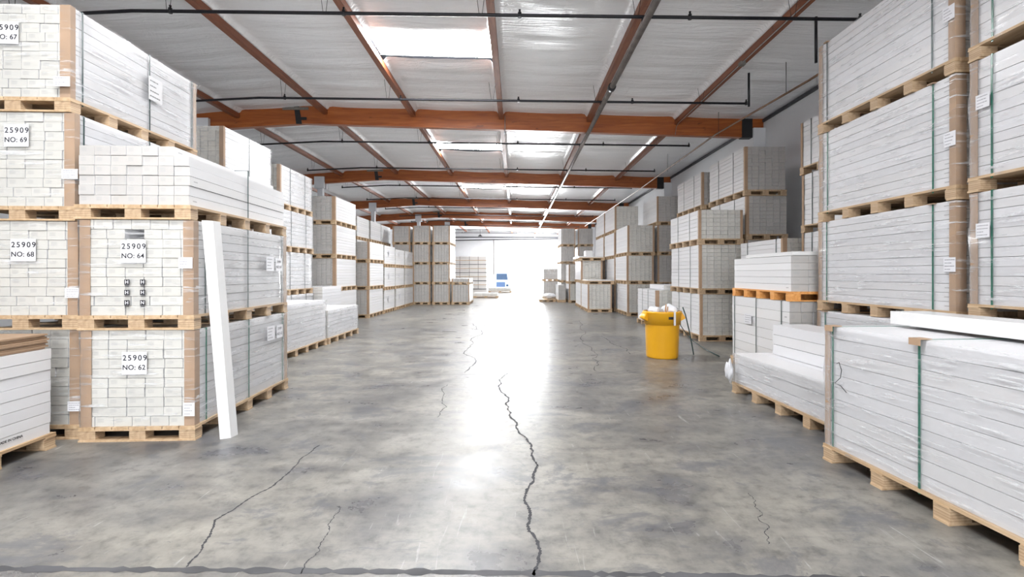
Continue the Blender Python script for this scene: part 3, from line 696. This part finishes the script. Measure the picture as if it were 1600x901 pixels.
stack('narrow pile behind the lone low stack', 'R', 2.70, 24.9, .85, 1.6, [0, .97, 1.96], 'white load', corners=(0,), fw=.05, **kr)
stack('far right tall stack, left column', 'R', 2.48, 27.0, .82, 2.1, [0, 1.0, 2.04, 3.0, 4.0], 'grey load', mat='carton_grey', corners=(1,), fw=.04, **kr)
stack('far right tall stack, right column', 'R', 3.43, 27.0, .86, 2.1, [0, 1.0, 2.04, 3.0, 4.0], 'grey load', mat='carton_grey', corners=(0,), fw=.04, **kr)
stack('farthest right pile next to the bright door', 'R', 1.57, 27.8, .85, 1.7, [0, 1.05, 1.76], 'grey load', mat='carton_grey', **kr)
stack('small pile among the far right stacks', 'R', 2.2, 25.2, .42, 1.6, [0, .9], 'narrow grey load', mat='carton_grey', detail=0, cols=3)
loose('empty wooden pallet on the floor at far right pile', 1.68, 26.2, 0, .85, 1.2, [])
def blob(name, mat, loc, rx, ry, rz, seed, parent=None, sub=3, amp=.25):
    rnd = random.Random(seed); bm = bmesh.new(); bmesh.ops.create_icosphere(bm, subdivisions=sub, radius=1)
    ph = [rnd.uniform(0, 6) for _ in range(6)]
    for v in bm.verts:
        c = v.co; k = 1+amp*(math.sin(c.x*4+ph[0])*math.sin(c.y*5+ph[1])+.5*abs(math.sin(c.z*7+c.x*6+ph[2]))+.3*math.sin(c.y*11+c.z*9+ph[3]))-amp*.3
        v.co = Vector((c.x*rx*k, c.y*ry*k, c.z*rz*k))
    for f in bm.faces: f.smooth = True
    me = bpy.data.meshes.new(name); bm.to_mesh(me); bm.free(); me.materials.append(M[mat]); o = bpy.data.objects.new(name, me); C.objects.link(o)
    o.location = loc
    if parent: o.parent = parent
    return o
blob('loose_wrap_end', 'bag', (-.54, .95, .27), .035, .06, .12, 5, r2, 3, .35)
o = blob('plastic_film_heap', 'bag', (1.78, 26.1, .30), .30, .35, .14, 3); tag(o, 'crumpled white plastic film heap on the empty far right pallet', 'plastic film')

# ------------------------------------------------------------ yellow bin
bn = empty('waste_bin', (2.63, 8.75, 0))
body = MB().lathe([(.0, .0), (.262, .0), (.272, .006), (.278, .03), (.298, .60), (.300, .605), (.306, .612), (.318, .80), (.325, .815), (.323, .825), (.309, .82), (.298, .60), (.26, .05), (0, .05)], 56)
body.build('body', M['yellow'], bn)
col = MB().lathe([(.300, .600), (.316, .596), (.330, .79), (.340, .80), (.340, .826), (.322, .830)], 56); col.build('rim', M['yellow'], bn)
for s_ in (-1, 1):
    h = MB()
    P = []
    n_ = 7
    for t, (rr_, z) in enumerate(((.325, .822), (.392, .725), (.396, .705), (.315, .62))):
        for k in range(n_):
            a = (-.42+.84*k/(n_-1)); r_ = rr_*(1 if t in (0, 3) else (1-.03*abs(a)))
            h.v.append((s_*r_*math.cos(a), r_*math.sin(a), z if t != 3 else .66))
    for t in range(3):
        for k in range(n_-1): h._f((t*n_+k, t*n_+k+1, (t+1)*n_+k+1, (t+1)*n_+k), True)
    for k in (0, n_-1):
        h._f((k, n_+k, 2*n_+k, 3*n_+k), False)
    o = h.build('handle', M['yellow'], bn); so_ = o.modifiers.new('s', 'SOLIDIFY'); so_.thickness = .012; so_.offset = 0
lab = MB()
for k in range(6):
    a0 = -R90+.05+.045*k; a1 = a0+.045
    r_ = .329; b0 = len(lab.v)
    lab.v += [(r_*math.cos(a0), r_*math.sin(a0), .70), (r_*math.cos(a1), r_*math.sin(a1), .70), (r_*math.cos(a1), r_*math.sin(a1), .745), (r_*math.cos(a0), r_*math.sin(a0), .745)]; lab._f((b0, b0+1, b0+2, b0+3), True)
lab.build('badge', M['ink'], bn)
tp = MB().quad_box(.105, .135, -.345, -.318, .60, .832); tp.build('tape', M['paper'], bn)
tag(bn, 'yellow round plastic waste bin with black badge, standing on the floor', 'waste bin')
o = blob('rubbish_bag', 'bag', (2.48, 8.70, .84), .115, .12, .07, 1); tag(o, 'white crumpled plastic in left half of the yellow bin', 'plastic bag')
o = blob('rubbish_bag', 'bag', (2.77, 8.74, .845), .13, .14, .095, 2); tag(o, 'larger white crumpled plastic in right half of the yellow bin', 'plastic bag')
o = MB().tube([(2.60, 8.55, .55), (2.635, 8.53, .96)], .012, 6).build('wood_stick', M['stick']); tag(o, 'short wood stick poking out of the yellow bin, taller one', 'stick')
o = MB().tube([(2.635, 8.57, .55), (2.655, 8.50, .92)], .010, 6).build('wood_stick', M['stick']); tag(o, 'short wood stick poking out of the yellow bin, lower one', 'stick')
o = MB().tube([(3.07, 8.95, .88), (3.12, 8.95, .74), (3.20, 8.95, .40), (3.24, 8.93, .15), (3.26, 8.92, .01)], .011, 6).build('loose_strap', M['strap_dark']); tag(o, 'green strap end hanging upright to the floor just right of the bin', 'strap')
o = MB().tube([(3.10, 9.1, .78), (3.18, 9.4, .66), (3.45, 10.2, .42), (3.66, 10.5, .22), (3.72, 10.2, .08), (3.63, 9.2, .04), (3.66, 8.75, .012)], .010, 6).build('loose_strap', M['strap_dark']); tag(o, 'dark green strap looping to the floor before the pallet corner', 'strap')

# ------------------------------------------------------------ outside: yard and truck
yd = box(-60, 60, YF+.25, 160, -1.3, -1.1).build('yard_ground', M['yard']); struct(yd); yd.name = 'ground'
tk = empty('truck', (-1.9, 60, -1.1))
MB().quad_box(-1.2, 1.2, .9, 9, .9, 3.4).build('cargo_box', M['truck_white'], tk, bevel=.04)
cabm = MB().prism([(0, .55), (0, 1.75), (.35, 2.65), (.55, 2.85), (.85, 2.85), (.85, .55)], lambda p, t: ((-1.05, 1.05)[t], p[0], p[1])); cb2 = fix(cabm.build('cab', M['truck_white'], tk))
ws = MB(); ws.v = [(-.9, .02, 1.82), (.9, .02, 1.82), (.8, .32, 2.58), (-.8, .32, 2.58)]; ws._f((0, 1, 2, 3), False); w_o = ws.build('windscreen', M['truck_glass'], tk); sm_ = w_o.modifiers.new('s', 'SOLIDIFY'); sm_.thickness = .03
box(-.6, .6, -.03, -.002, .95, 1.55).build('grille', M['truck_blue'], tk)
box(-1.1, 1.1, -.15, -.01, .5, .8).build('bumper', M['truck_blue'], tk)
for x in (-.85, .85): box(x-.14, x+.14, -.04, -.002, 1.0, 1.25).build('headlight', M['truck_glass'], tk)
for x in (-.95, .95):
    for y in (.45, 7): MB().tube([(x-.14, y, .48), (x+.14, y, .48)], .48, 24, smooth=False).build('wheel', M['tyre'], tk)
tag(tk, 'white and blue truck seen outside through the far doorway', 'truck')
